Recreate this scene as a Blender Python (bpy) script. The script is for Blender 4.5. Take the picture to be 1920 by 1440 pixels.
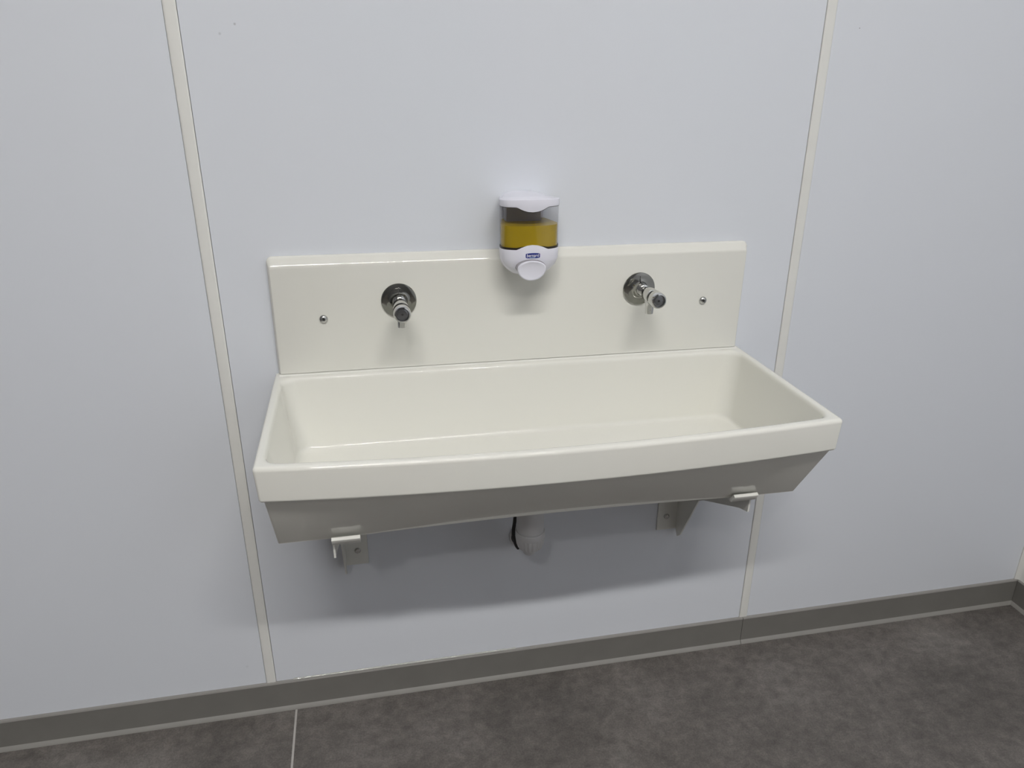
import bpy, bmesh, math
from mathutils import Vector, Matrix

# ------------------------------------------------------------------ reset
for o in list(bpy.data.objects):
    bpy.data.objects.remove(o, do_unlink=True)
scene = bpy.context.scene
COL = scene.collection

# World frame: back wall is the plane y = 0, x to the right, z = 0 at the basin rim.
FLOOR = -0.875
CEIL = 3.075

# ------------------------------------------------------------------ camera
CX, CY, CZ = -0.3193, -1.4996, 0.5630
YAW, PITCH, ROLL, FPX = 0.2002, 0.3866, 0.0032, 1411.57
f = Vector((math.sin(YAW) * math.cos(PITCH), math.cos(YAW) * math.cos(PITCH), -math.sin(PITCH)))
r = Vector((math.cos(YAW), -math.sin(YAW), 0))
u = r.cross(f)
cr, sr = math.cos(ROLL), math.sin(ROLL)
r2 = r * cr + u * sr
u2 = u * cr - r * sr
cam_d = bpy.data.cameras.new('camera')
cam = bpy.data.objects.new('camera', cam_d)
COL.objects.link(cam)
cam.matrix_world = Matrix(((r2.x, u2.x, -f.x, CX), (r2.y, u2.y, -f.y, CY), (r2.z, u2.z, -f.z, CZ), (0, 0, 0, 1)))
cam_d.sensor_fit = 'HORIZONTAL'
cam_d.sensor_width = 36.0
cam_d.lens = FPX / 1920.0 * 36.0
cam_d.clip_start = 0.02
scene.camera = cam

# ------------------------------------------------------------------ world + view
w = bpy.data.worlds.new('world')
scene.world = w
w.use_nodes = True
bg = w.node_tree.nodes['Background']
bg.inputs[0].default_value = (0.8, 0.85, 1.0, 1)
bg.inputs[1].default_value = 0.02
vs = scene.view_settings
vs.view_transform = 'Standard'
vs.look = 'None'
vs.gamma = 1.0
vs.use_curve_mapping = False
vs.exposure = 0.0
LAMP = 182.0          # radiance of the ceiling batten's diffuser
LAMP_COL = (1.0, 0.975, 0.94)


# ------------------------------------------------------------------ material helpers
def mat(name, col, rough=0.5, metal=0.0, spec=0.5, var=0.0, scale=8.0, bump=0.0, bscale=300.0, coat=0.0,
        rvar=0.0, ior=1.5):
    m = bpy.data.materials.new(name)
    m.use_nodes = True
    nt = m.node_tree
    b = nt.nodes['Principled BSDF']
    b.inputs['Roughness'].default_value = rough
    b.inputs['Metallic'].default_value = metal
    b.inputs['IOR'].default_value = ior
    b.inputs['Specular IOR Level'].default_value = spec
    b.inputs['Coat Weight'].default_value = coat
    tc = nt.nodes.new('ShaderNodeTexCoord')
    n = nt.nodes.new('ShaderNodeTexNoise')
    n.inputs['Scale'].default_value = scale
    n.inputs['Detail'].default_value = 4
    nt.links.new(tc.outputs['Object'], n.inputs['Vector'])
    rp = nt.nodes.new('ShaderNodeValToRGB')
    rp.color_ramp.elements[0].position = 0.3
    rp.color_ramp.elements[1].position = 0.7
    rp.color_ramp.elements[0].color = tuple(max(0, c * (1 - var)) for c in col) + (1,)
    rp.color_ramp.elements[1].color = tuple(min(1, c * (1 + var)) for c in col) + (1,)
    nt.links.new(n.outputs['Fac'], rp.inputs['Fac'])
    nt.links.new(rp.outputs['Color'], b.inputs['Base Color'])
    if rvar:
        mr = nt.nodes.new('ShaderNodeMapRange')
        mr.inputs['To Min'].default_value = rough - rvar
        mr.inputs['To Max'].default_value = rough + rvar
        nt.links.new(n.outputs['Fac'], mr.inputs['Value'])
        nt.links.new(mr.outputs['Result'], b.inputs['Roughness'])
    if bump:
        n2 = nt.nodes.new('ShaderNodeTexNoise')
        n2.inputs['Scale'].default_value = bscale
        n2.inputs['Detail'].default_value = 2
        nt.links.new(tc.outputs['Object'], n2.inputs['Vector'])
        bp = nt.nodes.new('ShaderNodeBump')
        bp.inputs['Strength'].default_value = bump
        bp.inputs['Distance'].default_value = 0.001
        nt.links.new(n2.outputs['Fac'], bp.inputs['Height'])
        nt.links.new(bp.outputs['Normal'], b.inputs['Normal'])
    return m


def panel_material():
    """semi-gloss pale wall cladding, with a few small dark scuff specks"""
    m = mat('wall_cladding', (0.722, 0.752, 0.806), 0.27, spec=0.45, var=0.0, scale=3.0)
    nt = m.node_tree
    b = nt.nodes['Principled BSDF']
    rp = [n for n in nt.nodes if n.type == 'VALTORGB'][0]
    tc = [n for n in nt.nodes if n.type == 'TEX_COORD'][0]
    prev = rp.outputs['Color']
    for (x, z, rad, k) in ((-0.5041, 0.647, 0.0028, 0.35), (-0.5306, 0.6316, 0.0030, 0.22), (0.6955, 0.6569, 0.0016, 0.7),
                           (-0.655, -0.735, 0.004, 0.10)):
        d = nt.nodes.new('ShaderNodeVectorMath')
        d.operation = 'DISTANCE'
        d.inputs[1].default_value = (x, -0.0, z)
        nt.links.new(tc.outputs['Object'], d.inputs[0])
        mr = nt.nodes.new('ShaderNodeMapRange')
        mr.inputs['From Min'].default_value = rad * 0.3
        mr.inputs['From Max'].default_value = rad
        mr.inputs['To Min'].default_value = k
        mr.inputs['To Max'].default_value = 0
        nt.links.new(d.outputs['Value'], mr.inputs['Value'])
        mx = nt.nodes.new('ShaderNodeMix')
        mx.data_type = 'RGBA'
        mx.inputs[7].default_value = (0.05, 0.05, 0.05, 1)
        nt.links.new(mr.outputs['Result'], mx.inputs[0])
        nt.links.new(prev, mx.inputs[6])
        prev = mx.outputs[2]
    nt.links.new(prev, b.inputs['Base Color'])
    return m


def floor_material():
    m = bpy.data.materials.new('concrete_look_vinyl')
    m.use_nodes = True
    nt = m.node_tree
    L = nt.links.new
    b = nt.nodes['Principled BSDF']
    b.inputs['Roughness'].default_value = 0.5
    b.inputs['Specular IOR Level'].default_value = 0.35
    tc = nt.nodes.new('ShaderNodeTexCoord')

    def noise(scale, detail, rough, dist=0.0, off=(0, 0, 0), sc=(1, 1, 1)):
        mp = nt.nodes.new('ShaderNodeMapping')
        mp.inputs['Location'].default_value = off
        mp.inputs['Scale'].default_value = sc
        L(tc.outputs['Object'], mp.inputs['Vector'])
        n = nt.nodes.new('ShaderNodeTexNoise')
        n.inputs['Scale'].default_value = scale
        n.inputs['Detail'].default_value = detail
        n.inputs['Roughness'].default_value = rough
        n.inputs['Distortion'].default_value = dist
        L(mp.outputs['Vector'], n.inputs['Vector'])
        return n.outputs['Fac']

    def ramp(fac, stops):
        rp = nt.nodes.new('ShaderNodeValToRGB')
        while len(rp.color_ramp.elements) < len(stops):
            rp.color_ramp.elements.new(0.5)
        for e, (p, c) in zip(rp.color_ramp.elements, stops):
            e.position = p
            e.color = c
        L(fac, rp.inputs['Fac'])
        return rp.outputs['Color']

    def mix(a, bb, fac, mode='MIX'):
        mx = nt.nodes.new('ShaderNodeMix')
        mx.data_type = 'RGBA'
        mx.blend_type = mode
        if isinstance(fac, float):
            mx.inputs[0].default_value = fac
        else:
            L(fac, mx.inputs[0])
        L(a, mx.inputs[6])
        L(bb, mx.inputs[7])
        return mx.outputs[2]

    base = ramp(noise(3.2, 8, 0.62, 0.5), [(0.32, (0.105, 0.096, 0.090, 1)), (0.55, (0.150, 0.138, 0.129, 1)),
                                          (0.72, (0.200, 0.188, 0.176, 1))])
    mott = ramp(noise(38, 5, 0.7, 0.3, (3, 1, 0)), [(0.3, (0.64, 0.64, 0.64, 1)), (0.52, (1, 1, 1, 1)), (0.72, (1.38, 1.36, 1.34, 1))])
    fine = ramp(noise(240, 4, 0.8, 0.0, (1, 7, 0)), [(0.3, (0.66, 0.66, 0.66, 1)), (0.7, (1.32, 1.31, 1.30, 1))])
    grain = ramp(noise(60, 3, 0.6, 0.0, (5, 2, 0), (0.35, 1.0, 1.0)), [(0.35, (0.90, 0.90, 0.90, 1)), (0.65, (1.07, 1.07, 1.07, 1))])
    c = mix(base, mott, 0.75, 'MULTIPLY')
    c = mix(c, fine, 0.9, 'MULTIPLY')
    c = mix(c, grain, 0.7, 'MULTIPLY')
    L(c, b.inputs['Base Color'])
    bp = nt.nodes.new('ShaderNodeBump')
    bp.inputs['Strength'].default_value = 0.25
    bp.inputs['Distance'].default_value = 0.001
    L(noise(420, 2, 0.5), bp.inputs['Height'])
    L(bp.outputs['Normal'], b.inputs['Normal'])
    return m


def clear_plastic():
    """thin clear plastic: mostly see-through, reflecting by Fresnel"""
    m = bpy.data.materials.new('clear_plastic')
    m.use_nodes = True
    nt = m.node_tree
    nt.nodes.remove(nt.nodes['Principled BSDF'])
    out = [n for n in nt.nodes if n.type == 'OUTPUT_MATERIAL'][0]
    tr = nt.nodes.new('ShaderNodeBsdfTransparent')
    tr.inputs[0].default_value = (0.95, 0.95, 0.955, 1)
    gl = nt.nodes.new('ShaderNodeBsdfGlossy')
    gl.inputs['Roughness'].default_value = 0.06
    lw = nt.nodes.new('ShaderNodeLayerWeight')
    pw = nt.nodes.new('ShaderNodeMath')
    pw.operation = 'POWER'
    pw.inputs[1].default_value = 5.0
    nt.links.new(lw.outputs['Facing'], pw.inputs[0])
    fr = nt.nodes.new('ShaderNodeMath')
    fr.operation = 'MULTIPLY_ADD'
    fr.inputs[1].default_value = 0.5
    fr.inputs[2].default_value = 0.035
    nt.links.new(pw.outputs[0], fr.inputs[0])
    mx = nt.nodes.new('ShaderNodeMixShader')
    nt.links.new(fr.outputs[0], mx.inputs[0])
    nt.links.new(tr.outputs[0], mx.inputs[1])
    nt.links.new(gl.outputs[0], mx.inputs[2])
    nt.links.new(mx.outputs[0], out.inputs[0])
    return m


def emitter():
    m = bpy.data.materials.new('lit_diffuser')
    m.use_nodes = True
    nt = m.node_tree
    nt.nodes.remove(nt.nodes['Principled BSDF'])
    out = [n for n in nt.nodes if n.type == 'OUTPUT_MATERIAL'][0]
    e = nt.nodes.new('ShaderNodeEmission')
    e.inputs[0].default_value = LAMP_COL + (1,)
    e.inputs[1].default_value = LAMP
    nt.links.new(e.outputs[0], out.inputs[0])
    return m


M = dict(
    panel=panel_material(),
    substrate=mat('dark_joint_base', (0.10, 0.10, 0.10), 0.8),  # dark base that shows in the panel joints
    strip=mat('joint_strip_plastic', (0.775, 0.775, 0.745), 0.42, var=0.015, scale=20),
    otherwall=mat('painted_wall', (0.15, 0.15, 0.155), 0.6, var=0.01),  # unseen walls, darkened to cut bounced light
    ceiling=mat('ceiling_paint', (0.45, 0.45, 0.44), 0.9, var=0.01),  # unseen ceiling, toned down for less bounced light
    floor=floor_material(),
    weld=mat('weld_seam', (0.44, 0.42, 0.40), 0.5, var=0.04, scale=60),
    skirt=mat('grey_skirting', (0.185, 0.179, 0.166), 0.33, spec=0.45, var=0.04, scale=14),
    skirt_lip=mat('soft_skirting_lip', (0.27, 0.262, 0.247), 0.38, spec=0.45, var=0.04, scale=14),
    sealant=mat('clear_sealant', (0.42, 0.42, 0.40), 0.07, bump=0.08, bscale=60),
    ceramic=mat('cream_white_basin', (0.765, 0.763, 0.712), 0.045, var=0.0, scale=5),
    silicone=mat('white_silicone', (0.80, 0.80, 0.76), 0.25),
    chrome=mat('chrome', (0.62, 0.62, 0.61), 0.09, metal=1.0, var=0.04, scale=90),
    rosette=mat('chrome_dark_reflection', (0.37, 0.37, 0.345), 0.10, metal=1.0, var=0.05, scale=60),  # chrome darkened to stand in for its reflection of a dark room
    capface=mat('button_cap', (0.22, 0.225, 0.235), 0.22, metal=0.8, var=0.06, scale=200),
    black=mat('black_rubber', (0.012, 0.012, 0.013), 0.45),
    dark=mat('dark_gap', (0.02, 0.02, 0.02), 0.6),
    steel=mat('steel_screw', (0.55, 0.55, 0.54), 0.25, metal=1.0, var=0.05, scale=200),
    bracket=mat('white_powder_coat', (0.72, 0.72, 0.68), 0.32, var=0.015, scale=30),
    pvc=mat('grey_white_pvc', (0.60, 0.60, 0.61), 0.35, var=0.015, scale=30),
    disp=mat('white_plastic', (0.76, 0.76, 0.84), 0.22, var=0.008, scale=30),
    housing=mat('grey_plastic', (0.33, 0.32, 0.34), 0.4, var=0.03, scale=30),
    soap=mat('amber_liquid_soap', (0.46, 0.325, 0.012), 0.15, var=0.06, scale=25),
    gasket=mat('dark_gasket', (0.018, 0.013, 0.007), 0.35),
    blue=mat('blue_print', (0.010, 0.022, 0.20), 0.35),
    print=mat('white_print', (0.85, 0.85, 0.90), 0.4),
    pale=mat('pale_blue_print', (0.35, 0.48, 0.66), 0.4),
    clear=clear_plastic(),
    lamp=emitter(),
    lampbody=mat('white_lamp_housing', (0.75, 0.75, 0.74), 0.4),
)


# ------------------------------------------------------------------ mesh helpers
def finish(name, bm, m, parent=None, smooth=True, ang=32):
    bmesh.ops.recalc_face_normals(bm, faces=bm.faces[:])
    me = bpy.data.meshes.new(name)
    bm.to_mesh(me)
    bm.free()
    me.materials.append(M[m])
    if smooth:
        for p in me.polygons:
            p.use_smooth = True
        me.set_sharp_from_angle(angle=math.radians(ang))
    o = bpy.data.objects.new(name, me)
    COL.objects.link(o)
    if parent:
        o.parent = parent
    return o


def tag(o, label=None, cat=None, group=None, kind=None):
    if label:
        o['label'] = label
    if cat:
        o['category'] = cat
    if group:
        o['group'] = group
    if kind:
        o['kind'] = kind
    return o


def thing(name, loc=(0, 0, 0), label=None, cat=None, group=None, kind=None):
    o = bpy.data.objects.new(name, None)
    o.empty_display_size = 0.05
    COL.objects.link(o)
    o.location = loc
    return tag(o, label, cat, group, kind)


def box(bm, x0, x1, y0, y1, z0, z1, bev=0.0, seg=2):
    t = bmesh.new()
    bmesh.ops.create_cube(t, size=1)
    for v in t.verts:
        v.co = Vector(((x0 + x1) / 2 + v.co.x * (x1 - x0), (y0 + y1) / 2 + v.co.y * (y1 - y0), (z0 + z1) / 2 + v.co.z * (z1 - z0)))
    if bev:
        bmesh.ops.bevel(t, geom=t.edges[:] + t.verts[:], offset=bev, segments=seg, affect='EDGES', profile=0.5)
    me = bpy.data.meshes.new('tmp')
    t.to_mesh(me)
    t.free()
    bm.from_mesh(me)
    bpy.data.meshes.remove(me)
    return bm


def nb():
    return bmesh.new()


def loft(bm, rings, cap0=True, cap1=True):
    vr = [[bm.verts.new(p) for p in ring] for ring in rings]
    n = len(vr[0])
    for a, b in zip(vr[:-1], vr[1:]):
        for i in range(n):
            j = (i + 1) % n
            bm.faces.new((a[i], a[j], b[j], b[i]))
    if cap0:
        bm.faces.new(vr[0][::-1])
    if cap1:
        bm.faces.new(vr[-1])
    return bm


def lathe(bm, prof, center, axis='y', n=40, cap0=True, cap1=True, ribs=None):
    """prof = [(radius, offset along axis)]"""
    rings = []
    cx, cy, cz = center
    for k, (rad, h) in enumerate(prof):
        ring = []
        for i in range(n):
            a = 2 * math.pi * i / n
            rr = rad
            if ribs and ribs[k]:
                rr = rad + (ribs[k] if (i // 2) % 2 == 0 else -ribs[k])
            c, s = rr * math.cos(a), rr * math.sin(a)
            if axis == 'y':
                ring.append((cx + c, cy + h, cz + s))
            elif axis == 'z':
                ring.append((cx + c, cy + s, cz + h))
            else:
                ring.append((cx + h, cy + c, cz + s))
        rings.append(ring)
    return loft(bm, rings, cap0, cap1)


def prism(bm, poly, axis, a, b):
    """poly in the plane perpendicular to axis; axis x: (y,z); axis y: (x,z); axis z: (x,y)"""
    def P(p, t):
        return {'x': (t, p[0], p[1]), 'y': (p[0], t, p[1]), 'z': (p[0], p[1], t)}[axis]
    return loft(bm, [[P(p, a) for p in poly], [P(p, b) for p in poly]])


def tube(bm, pts, rad, n=14):
    pts = [Vector(p) for p in pts]
    # Catmull-Rom resample
    out = []
    for i in range(len(pts) - 1):
        p0 = pts[max(i - 1, 0)]
        p1, p2 = pts[i], pts[i + 1]
        p3 = pts[min(i + 2, len(pts) - 1)]
        for k in range(8):
            t = k / 8
            out.append(0.5 * (2 * p1 + (p2 - p0) * t + (2 * p0 - 5 * p1 + 4 * p2 - p3) * t * t + (3 * p1 - p0 - 3 * p2 + p3) * t ** 3))
    out.append(pts[-1])
    rings = []
    up = Vector((1, 0, 0))
    for i, p in enumerate(out):
        d = (out[min(i + 1, len(out) - 1)] - out[max(i - 1, 0)]).normalized()
        s = d.cross(up)
        if s.length < 1e-4:
            s = d.cross(Vector((0, 0, 1)))
        s.normalize()
        q = s.cross(d).normalized()
        rings.append([tuple(p + (s * math.cos(2 * math.pi * k / n) + q * math.sin(2 * math.pi * k / n)) * rad) for k in range(n)])
    return loft(bm, rings)


# ------------------------------------------------------------------ room shell
X0, X1, YR = -2.6, 1.5, -5.8     # left wall, right wall, wall behind the camera
S1, S2 = -0.6056, 0.6272         # centres of the two joint strips
SW = 0.0108                      # half width of a strip

wb = finish('wall_back', box(nb(), X0 - 0.1, X1 + 0.1, 0.004, 0.12, FLOOR - 0.05, CEIL + 0.05), 'substrate', smooth=False)
tag(wb, 'pale grey clad wall carrying the wash trough', 'wall', kind='structure')
PT = 0.004
for a, b in ((X0, S1 - 0.0116), (S1 + 0.0116, S2 - 0.0116), (S2 + 0.0116, X1 - 0.0135)):
    finish('wall_panel', box(nb(), a, b, 0.0, PT, FLOOR, CEIL, 0.0006, 1), 'panel', wb, smooth=False)
for i, xs in enumerate((S1, S2)):
    prof = [(-SW, 0.004), (-SW, -0.0008), (-SW + 0.0012, -0.0018), (-SW + 0.004, -0.0022), (SW - 0.004, -0.0022), (SW - 0.0012, -0.0018),
            (SW, -0.0008), (SW, 0.004)]
    o = finish('trim_%d' % (i + 1), prism(nb(), [(xs + p[0], p[1]) for p in prof], 'z', FLOOR + 0.0838, CEIL), 'strip', ang=50)
    tag(o, ['off-white vertical joint strip left of the wash trough', 'off-white vertical joint strip behind the right end of the trough'][i],
        'trim', kind='structure')
# corner cover profile between back wall and right wall
cc = [(X1 - 0.0130, 0.004), (X1 - 0.0130, -0.0015), (X1 - 0.0115, -0.0026), (X1 - 0.006, -0.006), (X1 - 0.0026, -0.0115), (X1 - 0.0015, -0.030), (X1 + 0.004, -0.030), (X1 + 0.004, 0.004)]
o = finish('trim_3', prism(nb(), cc, 'z', FLOOR + 0.0838, CEIL), 'strip', ang=40)
tag(o, 'off-white corner cover strip where the two walls meet at right', 'trim', kind='structure')
wr = finish('wall_right', box(nb(), X1, X1 + 0.1, YR - 0.1, 0.0, FLOOR - 0.05, CEIL + 0.05), 'panel', smooth=False)
tag(wr, 'pale grey clad side wall at the right edge', 'wall', kind='structure')
o = finish('wall_left', box(nb(), X0 - 0.1, X0, YR - 0.1, 0.0, FLOOR - 0.05, CEIL + 0.05), 'otherwall', smooth=False)
tag(o, 'dark grey side wall to the left, out of the picture', 'wall', kind='structure')
o = finish('wall_front', box(nb(), X0 - 0.1, X1 + 0.1, YR - 0.1, YR, FLOOR - 0.05, CEIL + 0.05), 'otherwall', smooth=False)
tag(o, 'plain wall behind the camera', 'wall', kind='structure')
o = finish('ceiling', box(nb(), X0 - 0.1, X1 + 0.1, YR - 0.1, 0.1, CEIL, CEIL + 0.1), 'ceiling', smooth=False)
tag(o, 'plain grey ceiling above the washroom', 'ceiling', kind='structure')
fl = finish('floor', box(nb(), X0 - 0.1, X1 + 0.1, YR - 0.1, 0.1, FLOOR - 0.1, FLOOR - 0.003), 'substrate', smooth=False)
tag(fl, 'dark grey concrete-look vinyl floor with a pale weld seam', 'floor', kind='structure')
GX = -0.5548
for a, b in ((X0, GX - 0.0025), (GX + 0.0025, X1)):
    finish('floor_sheet', box(nb(), a, b, YR, 0.0, FLOOR - 0.003, FLOOR), 'floor', fl, smooth=False)
sw = [(GX - 0.0025, FLOOR - 0.003), (GX - 0.0025, FLOOR), (GX - 0.001, FLOOR + 0.0003), (GX + 0.001, FLOOR + 0.0003), (GX + 0.0025, FLOOR), (GX + 0.0025, FLOOR - 0.003)]
finish('weld_seam', prism(nb(), sw, 'y', YR, -0.012), 'weld', fl)

# skirting: hard core with soft lips at top and toe
SK = 0.0838
core = [(0.0, 0.0), (-0.009, 0.0), (-0.0078, 0.010), (-0.0070, 0.018), (-0.0070, SK - 0.005), (-0.0058, SK - 0.0030), (0.0, SK - 0.0030)]
lip = [(0.0, SK - 0.0031), (-0.0058, SK - 0.0031), (-0.0069, SK - 0.0048), (-0.0073, SK - 0.0040), (-0.0055, SK - 0.0009), (-0.0022, SK), (0.0, SK)]
toe = [(-0.0070, 0.0110), (-0.0084, 0.0098), (-0.0108, 0.0052), (-0.0135, 0.0024), (-0.0140, 0.0002), (-0.0070, 0.0002)]


def skirt_piece(parent, a, b, axis):
    def tr(poly):
        return [(p[0], p[1] + FLOOR) for p in poly]
    for nm, poly, m in (('skirting_core', core, 'skirt'), ('top_lip', lip, 'skirt_lip'), ('toe_lip', toe, 'skirt_lip')):
        bm = nb()
        if axis == 'x':
            prism(bm, tr(poly), 'x', a, b)
        else:
            loft(bm, [[(X1 + p[0], t, p[1]) for p in tr(poly)] for t in (a, b)])
        if nm == 'skirting_core':
            c = finish('skirting_length', bm, m, parent, ang=25)
        else:
            finish(nm, bm, m, c, ang=40)


JX = 0.6251
bb = thing('baseboard_back', (0, 0, 0), 'dark grey plastic skirting along the foot of the trough wall', 'baseboard', kind='structure')
skirt_piece(bb, X0, JX - 0.0006, 'x')
skirt_piece(bb, JX + 0.0006, X1 - 0.0008, 'x')
br = thing('baseboard_right', (0, 0, 0), 'dark grey plastic skirting along the right side wall', 'baseboard', kind='structure')
skirt_piece(br, YR, -0.0085, 'y')
# glossy sealant smear on top of the skirting, shaped to catch a lamp glint
bm = nb()
for k in range(26):
    xa = -0.555 + k * 0.0212
    rings = []
    for t, sc in ((0.0, 0.62), (0.004, 0.80), (0.011, 0.9 - 0.2 * math.sin(k * 1.7) ** 2), (0.018, 0.78), (0.0211, 0.60)):
        tilt = 0.02 * math.sin(k * 2.9 + t * 180)
        ring = []
        for q in range(7):                       # shallow convex fillet leaning between skirting and wall
            a = math.radians(30 + 36 * q / 6) + tilt
            ring.append((xa + t, -0.0046 + 0.0085 * (math.cos(math.radians(48)) - math.cos(a)) * -1.0 * sc - 0.0004 * sc,
                         FLOOR + SK + 0.0006 * sc + 0.0085 * (math.sin(a) - math.sin(math.radians(30))) * sc))
        ring = [(x, min(-0.0003, -0.0010 - 0.0085 * (math.cos((math.radians(30 + 36 * q / 6)) + tilt) - 0.407) * sc), z) for q, (x, y, z) in enumerate(ring)]
        ring.append((xa + t, -0.0002, FLOOR + SK - 0.0006))
        rings.append(ring)
    loft(bm, rings)
s = finish('sealant_bead', bm, 'sealant', bb)

# ------------------------------------------------------------------ ceiling batten lights (out of frame, they light the room)
LX, LY, LZ, LL = -0.15, -2.739, 3.00, 1.06


def batten(x, y, label):
    t = thing('batten_light', (x, y, CEIL), label, 'light', 'ceiling battens')
    zb = LZ - CEIL
    finish('housing', box(nb(), -LL / 2 - 0.02, LL / 2 + 0.02, -0.065, 0.065, zb + 0.03, 0.0, 0.004), 'lampbody', t)
    prof = [(-0.052, zb + 0.031), (-0.052, zb + 0.029), (0, zb + 0.0285), (0.052, zb + 0.029), (0.052, zb + 0.031)]
    finish('diffuser', prism(nb(), prof, 'x', -LL / 2, LL / 2), 'lamp', t)
    return t


batten(LX - 0.55, LY, 'white linear ceiling light, left of the two in a row')
batten(LX + 0.55, LY, 'white linear ceiling light, right of the two in a row')
t = thing('ceiling_light', (-1.34, -3.92, CEIL), 'round white ceiling light further back in the room', 'light')
finish('housing', lathe(nb(), [(0.150, 0.0), (0.150, -0.030), (0.135, -0.050), (0.118, -0.052)], (0, 0, 0), 'z', 40), 'lampbody', t)
finish('diffuser', lathe(nb(), [(0.117, -0.0515), (0.117, -0.0535), (0.060, -0.0540), (0.010, -0.0542)], (0, 0, 0), 'z', 40), 'lamp', t)

# ------------------------------------------------------------------ wash trough
TH = 0.0056
FB = 0.028


def outline(hw, yb, yf, bow, rad, z, zfun=None):
    pts = []
    rb = min(rad, 0.02) if rad else 0.0005
    k = 6
    def corner(cx, cy, a0, rr):
        for i in range(k + 1):
            a = a0 + math.pi / 2 * i / k
            pts.append([cx + rr * math.cos(a), cy + rr * math.sin(a)])
    corner(-hw + rad, yf + rad, math.pi, rad)                      # front-left
    nf = 34
    for i in range(1, nf):
        t = i / nf
        pts.append([(-hw + rad) * (1 - t) + (hw - rad) * t, yf])
    corner(hw - rad, yf + rad, 1.5 * math.pi, rad)
    for i in range(1, 8):
        t = i / 8
        pts.append([hw, (yf + rad) * (1 - t) + (yb - rad) * t])
    corner(hw - rad, yb - rad, 0, rad)
    for i in range(1, nf):
        t = i / nf
        pts.append([(hw - rad) * (1 - t) + (-hw + rad) * t, yb])
    corner(-hw + rad, yb - rad, math.pi / 2, rad)
    for i in range(1, 8):
        t = i / 8
        pts.append([-hw, (yb - rad) * (1 - t) + (yf + rad) * t])
    out = []
    for x, y in pts:
        wgt = max(0.0, min(1.0, (yb - y) / (yb - yf)))
        y2 = y - bow * wgt * (1 - (x / hw) ** 2)
        zz = z + (zfun(x) * (1 if wgt > 0.5 else 0) if zfun else 0)
        out.append((x, y2, zz))
    return out


def arch(h):
    return lambda x: h * max(0.0, 1 - (x / 0.37) ** 2)


trough = thing('wash_trough', (0, 0, 0), 'long cream-white wall-hung wash trough with a gently bowed front', 'basin')
trough.rotation_euler = (0, TH, 0)
YB = -0.0006
rings = [
    outline(0.470, -0.012, -0.296, 0.0, 0.004, -0.2003, arch(0.006)),
    outline(0.496, YB, -0.3195, 0.0, 0.004, -0.2007, arch(0.006)),
    outline(0.498, YB, -0.3214, 0.0, 0.004, -0.2001, arch(0.0065)),
    outline(0.4983, YB, -0.3222, 0.0, 0.004, -0.1985, arch(0.0118)),
    outline(0.4985, YB, -0.4060, FB * 0.95, 0.004, -0.0680),
    outline(0.4990, YB, -0.4075, FB * 0.97, 0.004, -0.0645),
    outline(0.5010, YB, -0.4100, FB, 0.004, -0.0632),
    outline(0.5035, YB, -0.4130, FB, 0.005, -0.0620),
    outline(0.5050, YB, -0.4150, FB, 0.005, -0.0590),
    outline(0.5052, YB, -0.4152, FB, 0.005, -0.0570),
    outline(0.5084, YB, -0.4155, FB, 0.005, -0.0075),
    outline(0.5085, YB, -0.4155, FB, 0.005, -0.0055),
    outline(0.5076, YB, -0.4143, FB, 0.005, -0.0022),
    outline(0.5055, YB, -0.4118, FB, 0.005, -0.0004),
    outline(0.5030, YB, -0.4090, FB, 0.006, 0.0),
    outline(0.4980, -0.0345, -0.4030, FB, 0.022, 0.0),
    outline(0.4950, -0.0370, -0.4000, FB, 0.024, -0.0010),
    outline(0.4928, -0.0390, -0.3976, FB, 0.026, -0.0036),
    outline(0.4918, -0.0400, -0.3962, FB, 0.028, -0.0080),
    outline(0.4915, -0.0402, -0.3957, FB, 0.028, -0.0110),
    outline(0.4756, -0.0522, -0.3360, FB * 0.35, 0.034, -0.1410),
]
R_F = 0.010
for i in range(1, 7):
    a = math.pi / 2 * i / 6
    d = R_F * (1 - math.cos(a))
    h = R_F * math.sin(a)
    rings.append(outline(0.4750 - d, -0.0525 - d, -0.3350 + d, FB * 0.33, 0.034, -0.1430 - h))
rings.append(outline(0.30, -0.12, -0.27, 0.005, 0.03, -0.1545))
rings.append(outline(0.06, -0.19, -0.23, 0.0, 0.015, -0.156))
NR = len(rings[0])
basin = finish('basin', loft(nb(), rings), 'ceramic', trough, ang=60)
for e in basin.data.edges:                       # crisp arris along the underside
    a, b = (v // NR for v in e.vertices)
    if a == b and a in (2, 3, 5):
        e.use_edge_sharp = True
# drain outlet in the trough floor
lathe_b = lathe(nb(), [(0.034, 0.0), (0.034, 0.0025), (0.030, 0.0040), (0.024, 0.0030), (0.022, 0.0005)], (-0.005, -0.205, -0.1565), 'z', 36)
finish('drain_grate', lathe_b, 'chrome', trough)
# silicone joint where the splashback meets the rim
sb = [(-0.016, 0.0022), (-0.0200, 0.0022), (-0.0222, 0.0012), (-0.0252, 0.0002), (-0.020, -0.0008), (-0.016, -0.0008)]
finish('sealant_joint', prism(nb(), sb, 'x', -0.4985, 0.4985), 'silicone', trough, ang=60)

# splashback ---------------------------------------------------------
sp = thing('splashback', (0, 0, 0), 'flat cream-white splashback panel behind the two taps', 'splashback')
sp.rotation_euler = (0, TH, 0)


def spl(hw, ztop, y, rad, z0=0.0036):
    pts = [(-hw, y, z0), (hw, y, z0)]
    for cx, a0 in ((hw - rad, 0.0), (-hw + rad, math.pi / 2)):
        for i in range(7):
            a = a0 + math.pi / 2 * i / 6
            pts.append((cx + rad * math.cos(a), y, ztop - rad + rad * math.sin(a)))
    return pts


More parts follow.
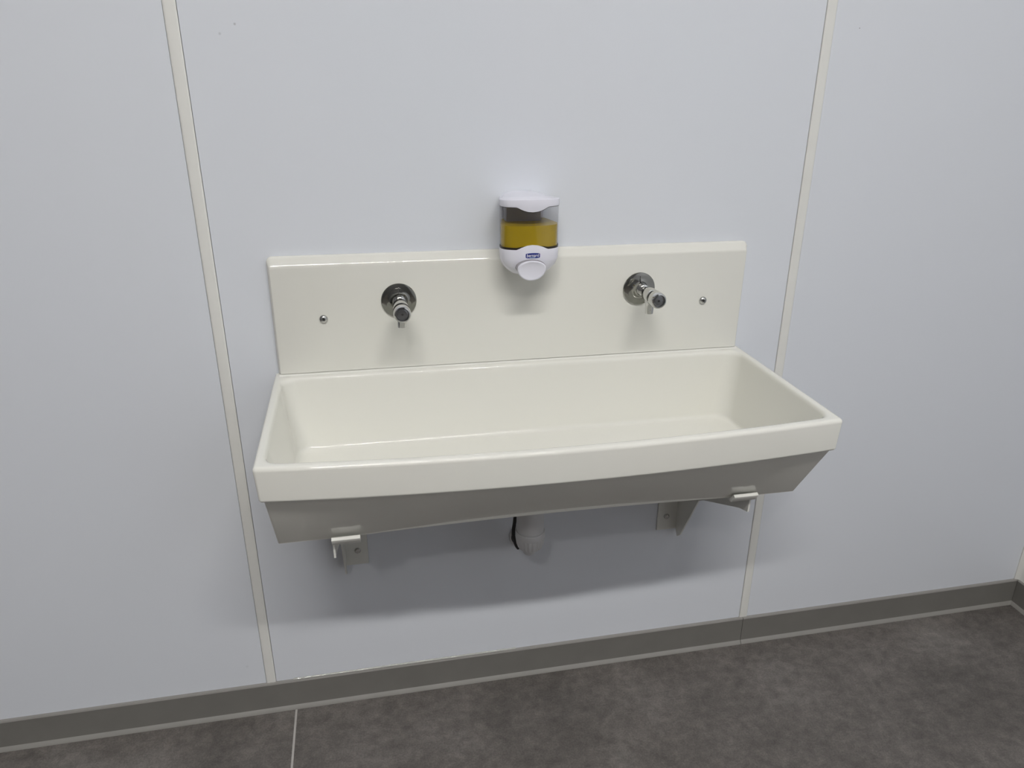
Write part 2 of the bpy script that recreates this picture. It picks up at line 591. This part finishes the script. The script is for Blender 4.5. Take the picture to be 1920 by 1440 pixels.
finish('panel', loft(nb(), [
    spl(0.5005, 0.2400, -0.0006, 0.010),
    spl(0.5005, 0.2400, -0.0070, 0.010),
    spl(0.5000, 0.2388, -0.0092, 0.010),
    spl(0.4990, 0.2365, -0.0105, 0.010),
    spl(0.4965, 0.2260, -0.0180, 0.006),
    spl(0.4955, 0.2240, -0.0193, 0.005),
    spl(0.4940, 0.2215, -0.0200, 0.004),
]), 'ceramic', sp, ang=60)
for sx, sz in ((-0.4020, 0.1155), (0.4050, 0.1155)):
    s = finish('screw', lathe(nb(), [(0.0082, 0.0), (0.0084, -0.0012), (0.0078, -0.0030), (0.0060, -0.0048), (0.0036, -0.0056), (0.0034, -0.0040), (0.0008, -0.0036)],
                              (sx, -0.0200, sz), 'y', 28), 'steel', sp, ang=50)
    finish('socket', lathe(nb(), [(0.0028, 0.0), (0.0028, -0.0008)], (sx, -0.0237, sz), 'y', 6), 'dark', s)


# ------------------------------------------------------------------ taps
def wall_tap(x, z, label, twist):
    t = thing('wall_tap', (x, -0.02, z), label, 'tap', 'push taps on the splashback')
    AZ = 0.004                                   # tap axis sits a touch above the rosette centre
    ro = finish('rosette', lathe(nb(), [(0.0350, -0.0001), (0.0354, -0.0014), (0.0351, -0.0028), (0.0342, -0.0038), (0.0328, -0.0043), (0.0260, -0.0046),
                                        (0.0205, -0.0051), (0.0180, -0.0062), (0.0160, -0.0088), (0.0145, -0.0125), (0.0130, -0.0165), (0.0118, -0.0180), (0.0100, -0.0184)],
                                 (0, 0, 0), 'y', 56), 'rosette', t, ang=28)
    bm = nb()
    prism(bm, [(-0.0006, 0.013), (0.0006, 0.013), (0.0006, 0.0335), (-0.0006, 0.0335)], 'y', -0.0005, -0.0036)
    bm2 = nb()
    loft(bm2, [[(-0.0006, -0.0002, 0.0348), (0.0006, -0.0002, 0.0348), (0.0006, -0.0037, 0.0347), (-0.0006, -0.0037, 0.0347)],
               [(-0.0006, -0.0002, 0.0240), (0.0006, -0.0002, 0.0240), (0.0006, -0.0050, 0.0240), (-0.0006, -0.0050, 0.0240)],
               [(-0.0006, -0.0002, 0.0150), (0.0006, -0.0002, 0.0150), (0.0006, -0.0115, 0.0150), (-0.0006, -0.0115, 0.0150)]])
    bm.free()
    finish('seam', bm2, 'dark', ro, smooth=False)
    neck = [(0.0105, -0.015)]
    yy = -0.0175
    for i in range(4):                           # threaded collar
        neck += [(0.0112, yy), (0.0120, yy - 0.0012), (0.0120, yy - 0.0026), (0.0108, yy - 0.0036)]
        yy -= 0.0042
    neck += [(0.0092, yy), (0.0088, -0.042), (0.0092, -0.047), (0.0120, -0.0515), (0.0125, -0.054)]
    finish('neck', lathe(nb(), neck, (0, 0, AZ), 'y', 36), 'chrome', t, ang=40)
    finish('body', lathe(nb(), [(0.0100, -0.0510), (0.0142, -0.0530), (0.0150, -0.0555), (0.0152, -0.0820), (0.0146, -0.0845), (0.0125, -0.0852), (0.0120, -0.0885)],
                         (0, 0, AZ), 'y', 40), 'chrome', t, ang=35)
    so = finish('spout', lathe(nb(), [(0.0112, -0.004), (0.0108, -0.0135), (0.0096, -0.0180), (0.0090, -0.0225), (0.0090, -0.0300), (0.0085, -0.0385), (0.0078, -0.0392), (0.0064, -0.0390), (0.0062, -0.0350)],
                               (0, -0.0670, AZ), 'z', 32), 'chrome', t, ang=35)
    finish('outlet', lathe(nb(), [(0.0061, -0.0352), (0.0061, -0.0360)], (0, -0.0670, AZ), 'z', 20), 'dark', so)
    pb = finish('push_button', lathe(nb(), [(0.0118, -0.0870), (0.0150, -0.0885), (0.0164, -0.0910), (0.0166, -0.1080), (0.0162, -0.1130), (0.0148, -0.1160), (0.0128, -0.1168), (0.0118, -0.1150), (0.0116, -0.1122)],
                                     (0, 0, AZ), 'y', 40), 'chrome', t, ang=35)
    finish('cap', lathe(nb(), [(0.0115, -0.1118), (0.0112, -0.1132), (0.0085, -0.1140), (0.0080, -0.1134), (0.0018, -0.1137)], (0, 0, AZ), 'y', 36), 'capface', pb, ang=30)
    finish('cap_dot', lathe(nb(), [(0.0021, -0.1130), (0.0021, -0.1141), (0.0012, -0.1144)], (0, 0, AZ), 'y', 14), 'dark', pb)
    return t


wall_tap(-0.2515, 0.1478, 'chrome push tap on the splashback, the one left of the soap dispenser', 0)
wall_tap(0.2560, 0.1470, 'chrome push tap on the splashback, the one right of the soap dispenser', 0)

# ------------------------------------------------------------------ soap dispenser
DX = 0.0035
D = thing('soap_dispenser', (DX, 0, 0.20), 'white wall soap dispenser half full of amber liquid behind a clear window', 'soap dispenser')
DZ = -0.20        # mesh z below is written in world z, shifted to the empty


def plan(hw, d, z, ys=-0.066, zf=None, yb=-0.0008, back=0.78):
    """bow-fronted outline: narrow at the wall, widest near the front, gently rounded front"""
    pts = [(hw * back, yb), (hw * (0.5 + 0.5 * back), (ys + yb) * 0.5)]
    n = 36
    for i in range(n + 1):
        a = math.pi * i / n
        c, s_ = math.cos(a), math.sin(a)
        c = math.copysign(abs(c) ** 0.72, c)
        s_ = abs(s_) ** 0.72
        pts.append((hw * c, ys - (d + ys) * s_))
    pts += [(-hw * (0.5 + 0.5 * back), (ys + yb) * 0.5), (-hw * back, yb)]
    return [(x, y, z + DZ + (zf(x, y) if zf else 0)) for x, y in pts]


def bump(h, wd):
    return lambda x, y: (h * (1 - (x / wd) ** 2) if (abs(x) < wd and y < -0.07) else 0.0)


def dome(h):
    """rises a little in the middle of the back and droops towards the back corners"""
    return lambda x, y: (0.25 * h - h * min(1.0, (x / 0.045) ** 2)) * max(0.0, 1 + y / 0.104)


finish('back_plate', loft(nb(), [[(x, y, z) for x, y, z in plan(0.044, 0.012, zz, -0.006, back=1.0)] for zz in (0.2425, 0.345)]), 'disp', D)
finish('pump_housing', box(nb(), -0.040, 0.030, -0.045, -0.013, 0.262 + DZ, 0.336 + DZ, 0.003), 'housing', D)
# amber soap
finish('liquid_soap', loft(nb(), [plan(0.0558, 0.1012, z, yb=-0.0125) for z in (0.2595, 0.3018, 0.3022)]), 'soap', D)
# clear reservoir window (a thin shell open at top and bottom)
bm = nb()
ro = [plan(0.0574, 0.1030, z, yb=-0.0121) for z in (0.256, 0.276, 0.300, 0.322, 0.3405)]
ri = [plan(0.0562, 0.1018, z, yb=-0.0123) for z in (0.3405, 0.256)]
loft(bm, ro + ri, False, False)
finish('reservoir_window', bm, 'clear', D)
for zz, nm in ((0.2578, 'lower_gasket'), (0.3372, 'upper_gasket')):
    if nm == 'lower_gasket':
        fz0, fz1 = bump(0.0035, 0.030), bump(0.0035, 0.030)
        h0, h1 = -0.0030, 0.0040
    else:
        fz0 = fz1 = bump(-0.0095, 0.030)
        h0, h1 = -0.0004, 0.0030
    finish(nm, loft(nb(), [plan(0.0578, 0.1035, zz + h0, zf=fz0, yb=-0.0215), plan(0.0578, 0.1035, zz + h1, zf=fz1, yb=-0.0215),
                           plan(0.0576, 0.1032, zz + h1, zf=fz1, yb=-0.0215), plan(0.0576, 0.1032, zz + h0, zf=fz0, yb=-0.0215)], False, False), 'gasket', D)
# lid with a scalloped tongue at the front and a domed top
fz = bump(-0.0095, 0.030)
lid = finish('lid', loft(nb(), [
    plan(0.0562, 0.1012, 0.3378, zf=fz),
    plan(0.0582, 0.1040, 0.3378, zf=fz),
    plan(0.0584, 0.1044, 0.3386, zf=bump(-0.0092, 0.030)),
    plan(0.0584, 0.1042, 0.3425, zf=dome(0.002)),
    plan(0.0584, 0.1042, 0.3502, zf=dome(0.009)),
    plan(0.0581, 0.1038, 0.3514, zf=dome(0.010)),
    plan(0.0570, 0.1024, 0.3521, zf=dome(0.010)),
    plan(0.0520, 0.0930, 0.3523, ys=-0.058, zf=dome(0.010)),
    plan(0.0495, 0.0880, 0.3535, ys=-0.050, zf=dome(0.010)),
    plan(0.0450, 0.0780, 0.3540, ys=-0.040, zf=dome(0.010)),
    plan(0.0380, 0.0620, 0.3540, ys=-0.030, zf=dome(0.010)),
    plan(0.0200, 0.0300, 0.3540, ys=-0.014, zf=dome(0.010)),
]), 'disp', D, ang=40)
# raised oval on the lid's tongue
# lower shell
fzl = bump(0.0088, 0.030)
front = finish('lower_shell', loft(nb(), [
    plan(0.0562, 0.1012, 0.2575, yb=-0.0215, zf=fzl),
    plan(0.0582, 0.1040, 0.2575, yb=-0.0215, zf=fzl),
    plan(0.0584, 0.1043, 0.2566, yb=-0.0215, zf=bump(0.0084, 0.030)),
    plan(0.0582, 0.1042, 0.2480, yb=-0.0215),
    plan(0.0576, 0.1038, 0.2370, yb=-0.0215),
    plan(0.0566, 0.1028, 0.2335, yb=-0.0215),
    plan(0.0525, 0.0995, 0.2235, yb=-0.0215),
    plan(0.0430, 0.0930, 0.2135, yb=-0.0215),
    plan(0.0340, 0.0860, 0.2070, yb=-0.0215),
    plan(0.0250, 0.0760, 0.2040, yb=-0.0215),
]), 'disp', D, ang=40)


def egg(hw, top, bot, y, zc, n=44):
    pts = []
    for i in range(n):
        a = 2 * math.pi * i / n
        c, s = math.cos(a), math.sin(a)
        x = hw * math.copysign(abs(c) ** 1.0, c)
        z = (top if s > 0 else bot) * math.copysign(abs(s) ** (0.92 if s > 0 else 1.0), s)
        pts.append((x + BX, y - 0.10 * z, zc + z + DZ))
    return pts


BX = -0.0030
BZ = 0.2225
# dark slot around the button
finish('button_slot', loft(nb(), [egg(0.0292, 0.0168, 0.012, -0.080, BZ), egg(0.0292, 0.0168, 0.012, -0.1046, BZ)]), 'housing', D)
finish('push_button', loft(nb(), [
    egg(0.0180, 0.0100, 0.012, -0.082, BZ),
    egg(0.0255, 0.0140, 0.0205, -0.100, BZ),
    egg(0.0275, 0.0152, 0.0230, -0.108, BZ),
    egg(0.0282, 0.0158, 0.0238, -0.1115, BZ),
    egg(0.0276, 0.0153, 0.0232, -0.1138, BZ),
    egg(0.0258, 0.0142, 0.0218, -0.1148, BZ),
    egg(0.0238, 0.0130, 0.0200, -0.1143, BZ),
    egg(0.0180, 0.0095, 0.0150, -0.1132, BZ),
    egg(0.0080, 0.0045, 0.0060, -0.1125, BZ),
]), 'disp', D, ang=60)


def surf_y(x, hw=0.0582, d=0.1042, ys=-0.066):
    c = min(0.999, abs(x) / hw) ** (1 / 0.72)
    s_ = math.sqrt(max(0, 1 - c * c)) ** 0.72
    return ys - (d + ys) * s_


# printed badge
LXc, LZc, LHW, LHH = 0.0005, 0.2463, 0.0140, 0.0050
bm = nb()
nx, cols = 22, []
for i in range(nx + 1):
    t = -1 + 2 * i / nx
    x = LXc + LHW * t
    top = LHH * (1 - 0.22 * t * t) * (0.82 if abs(t) > 0.97 else 1)
    bot = -LHH * (1 - 0.22 * t * t) * (0.82 if abs(t) > 0.97 else 1)
    y = surf_y(x)
    cols.append([bm.verts.new((x, y - 0.0006, LZc + top + DZ)), bm.verts.new((x, y - 0.0006, LZc + bot + DZ)),
                 bm.verts.new((x, y + 0.0010, LZc + bot + DZ)), bm.verts.new((x, y + 0.0010, LZc + top + DZ))])
for a, b in zip(cols[:-1], cols[1:]):
    for k in range(4):
        bm.faces.new((a[k], a[(k + 1) % 4], b[(k + 1) % 4], b[k]))
bm.faces.new(cols[0])
bm.faces.new(cols[-1][::-1])
badge = finish('badge', bm, 'blue', D, ang=40)
cu = bpy.data.curves.new('lettering', 'FONT')
cu.body = 'bernard'
cu.size = 1.0
cu.offset = 0.008
cu.shear = 0.12
cu.resolution_u = 4
tmp = bpy.data.objects.new('tmp_text', cu)
COL.objects.link(tmp)
bpy.context.view_layer.update()
me = bpy.data.meshes.new_from_object(tmp.evaluated_get(bpy.context.evaluated_depsgraph_get()))
bpy.data.objects.remove(tmp, do_unlink=True)
xs = [v.co.x for v in me.vertices]
ysv = [v.co.y for v in me.vertices]
sx = 0.0242 / (max(xs) - min(xs))
sy = 0.0062 / (max(ysv) - min(ysv))
for v in me.vertices:
    x = LXc + (v.co.x - (max(xs) + min(xs)) / 2) * sx
    z = LZc + 0.0006 + (v.co.y - (max(ysv) + min(ysv)) / 2) * sy
    v.co = Vector((x, surf_y(x) - 0.00085, z + DZ))
me.materials.append(M['print'])
lt = bpy.data.objects.new('lettering', me)
COL.objects.link(lt)
lt.parent = badge
bm = nb()
prev = None
for i in range(9):
    x = LXc - 0.001 + 0.0052 * (-1 + 2 * i / 8)
    y = surf_y(x) - 0.0009
    q = (bm.verts.new((x, y, LZc - 0.0034 + DZ)), bm.verts.new((x, y, LZc - 0.0045 + DZ)))
    if prev:
        bm.faces.new((prev[0], prev[1], q[1], q[0]))
    prev = q
finish('underline', bm, 'pale', badge)


# ------------------------------------------------------------------ support brackets
def bracket(s, label):
    xw = 0.4045 * s                        # web plane (outer side)
    t = thing('support_bracket', (0.383 * s, 0, -0.2072), label, 'bracket', 'steel brackets under the trough')
    ox, oz = -0.383 * s, 0.2072

    def sh(poly, a, b):
        bm = nb()
        prism(bm, [(p[0], p[1] + oz) for p in poly], 'x', a + ox, b + ox)
        return bm
    xi = 0.3565 * s
    # wall plate with a bolt
    bm = nb()
    x0, x1 = sorted((0.3525 * s + ox, xw + ox))
    box(bm, x0, x1, -0.0042, -0.0006, -0.4800 + oz, -0.2075 + oz, 0.0006, 1)
    wp = finish('wall_plate', bm, 'bracket', t, ang=40)
    bolt = finish('bolt', lathe(nb(), [(0.0072, 0.0), (0.0070, -0.0020), (0.0052, -0.0038), (0.0020, -0.0042)], (0.3755 * s + ox, -0.0042, -0.4420 + oz), 'y', 20), 'steel', t)
    # gusset web: deep at the wall, shallow in the middle, dropping again at the front
    web = [(-0.0042, -0.2072), (-0.0042, -0.4800), (-0.0150, -0.4960), (-0.0300, -0.4835), (-0.1080, -0.3400), (-0.1320, -0.3245), (-0.2860, -0.2520), (-0.3180, -0.2420),
           (-0.3195, -0.2072)]
    finish('web', sh(web, xw - 0.0018, xw + 0.0018), 'bracket', t, ang=20)
    # arm plate that carries the trough, folded up into a hook at the front
    arm = [(-0.0042, -0.2072), (-0.0042, -0.2036), (-0.3190, -0.2036), (-0.3245, -0.2015), (-0.3360, -0.1868), (-0.3385, -0.1862), (-0.3432, -0.1893), (-0.3430, -0.1908),
           (-0.3325, -0.2050), (-0.3285, -0.2072)]
    finish('arm', sh(arm, xi, xw + 0.0018 * s), 'bracket', t, ang=30)
    return t


bracket(-1, 'white steel bracket hooked under the left part of the trough')
bracket(1, 'white steel bracket hooked under the right part of the trough')

# ------------------------------------------------------------------ drain
PX, PY = -0.0080, -0.165
dr = thing('drain_pipe', (PX, PY, -0.40), 'pale grey plastic drain pipe with ribbed nut under the trough', 'drain pipe')
oz = 0.40
finish('tailpiece', lathe(nb(), [(0.0285, -0.2012 + oz), (0.0290, -0.2020 + oz), (0.0292, -0.3280 + oz), (0.0285, -0.3300 + oz)], (0, 0, 0), 'z', 48), 'pvc', dr)
prof = [(0.0270, -0.3290), (0.0306, -0.3296), (0.0316, -0.3315), (0.0317, -0.3400), (0.0313, -0.3435), (0.0310, -0.3450), (0.0288, -0.3600), (0.0258, -0.3695), (0.0205, -0.3735)]
ribs = [0, 0, 0, 0, 0.0, 0.0008, 0.0009, 0.0006, 0]
finish('compression_nut', lathe(nb(), [(a, b + oz) for a, b in prof], (0, 0, 0), 'z', 80, ribs=ribs), 'pvc', dr, ang=25)
finish('elbow', tube(nb(), [(0, 0.008, -0.342 + oz), (0.001, 0.024, -0.358 + oz), (0.006, 0.048, -0.390 + oz), (0.016, 0.075, -0.432 + oz), (0.020, 0.120, -0.446 + oz), (0.020, 0.164, -0.450 + oz)], 0.0150, 20), 'pvc', dr)
finish('wall_collar', lathe(nb(), [(0.0325, -0.0006), (0.0325, -0.0050), (0.0315, -0.0064), (0.0285, -0.0064), (0.0280, -0.0030)], (0.0195, -PY, -0.452 + oz), 'y', 44, cap1=False), 'pvc', dr)
finish('rubber_seal', lathe(nb(), [(0.0282, -0.0016), (0.0282, -0.0040), (0.0178, -0.0040)], (0.0195, -PY, -0.452 + oz), 'y', 44), 'black', dr)
ho = finish('black_hose', tube(nb(), [(-0.0265, -0.100, -0.2025), (-0.0265, -0.100, -0.300), (-0.0275, -0.100, -0.340), (-0.0312, -0.100, -0.374), (-0.0295, -0.100, -0.394), (-0.0240, -0.100, -0.4110), (-0.0190, -0.100, -0.4190)], 0.0040), 'black')
tag(ho, 'thin black hose hanging close behind the left side of the drain pipe', 'hose')
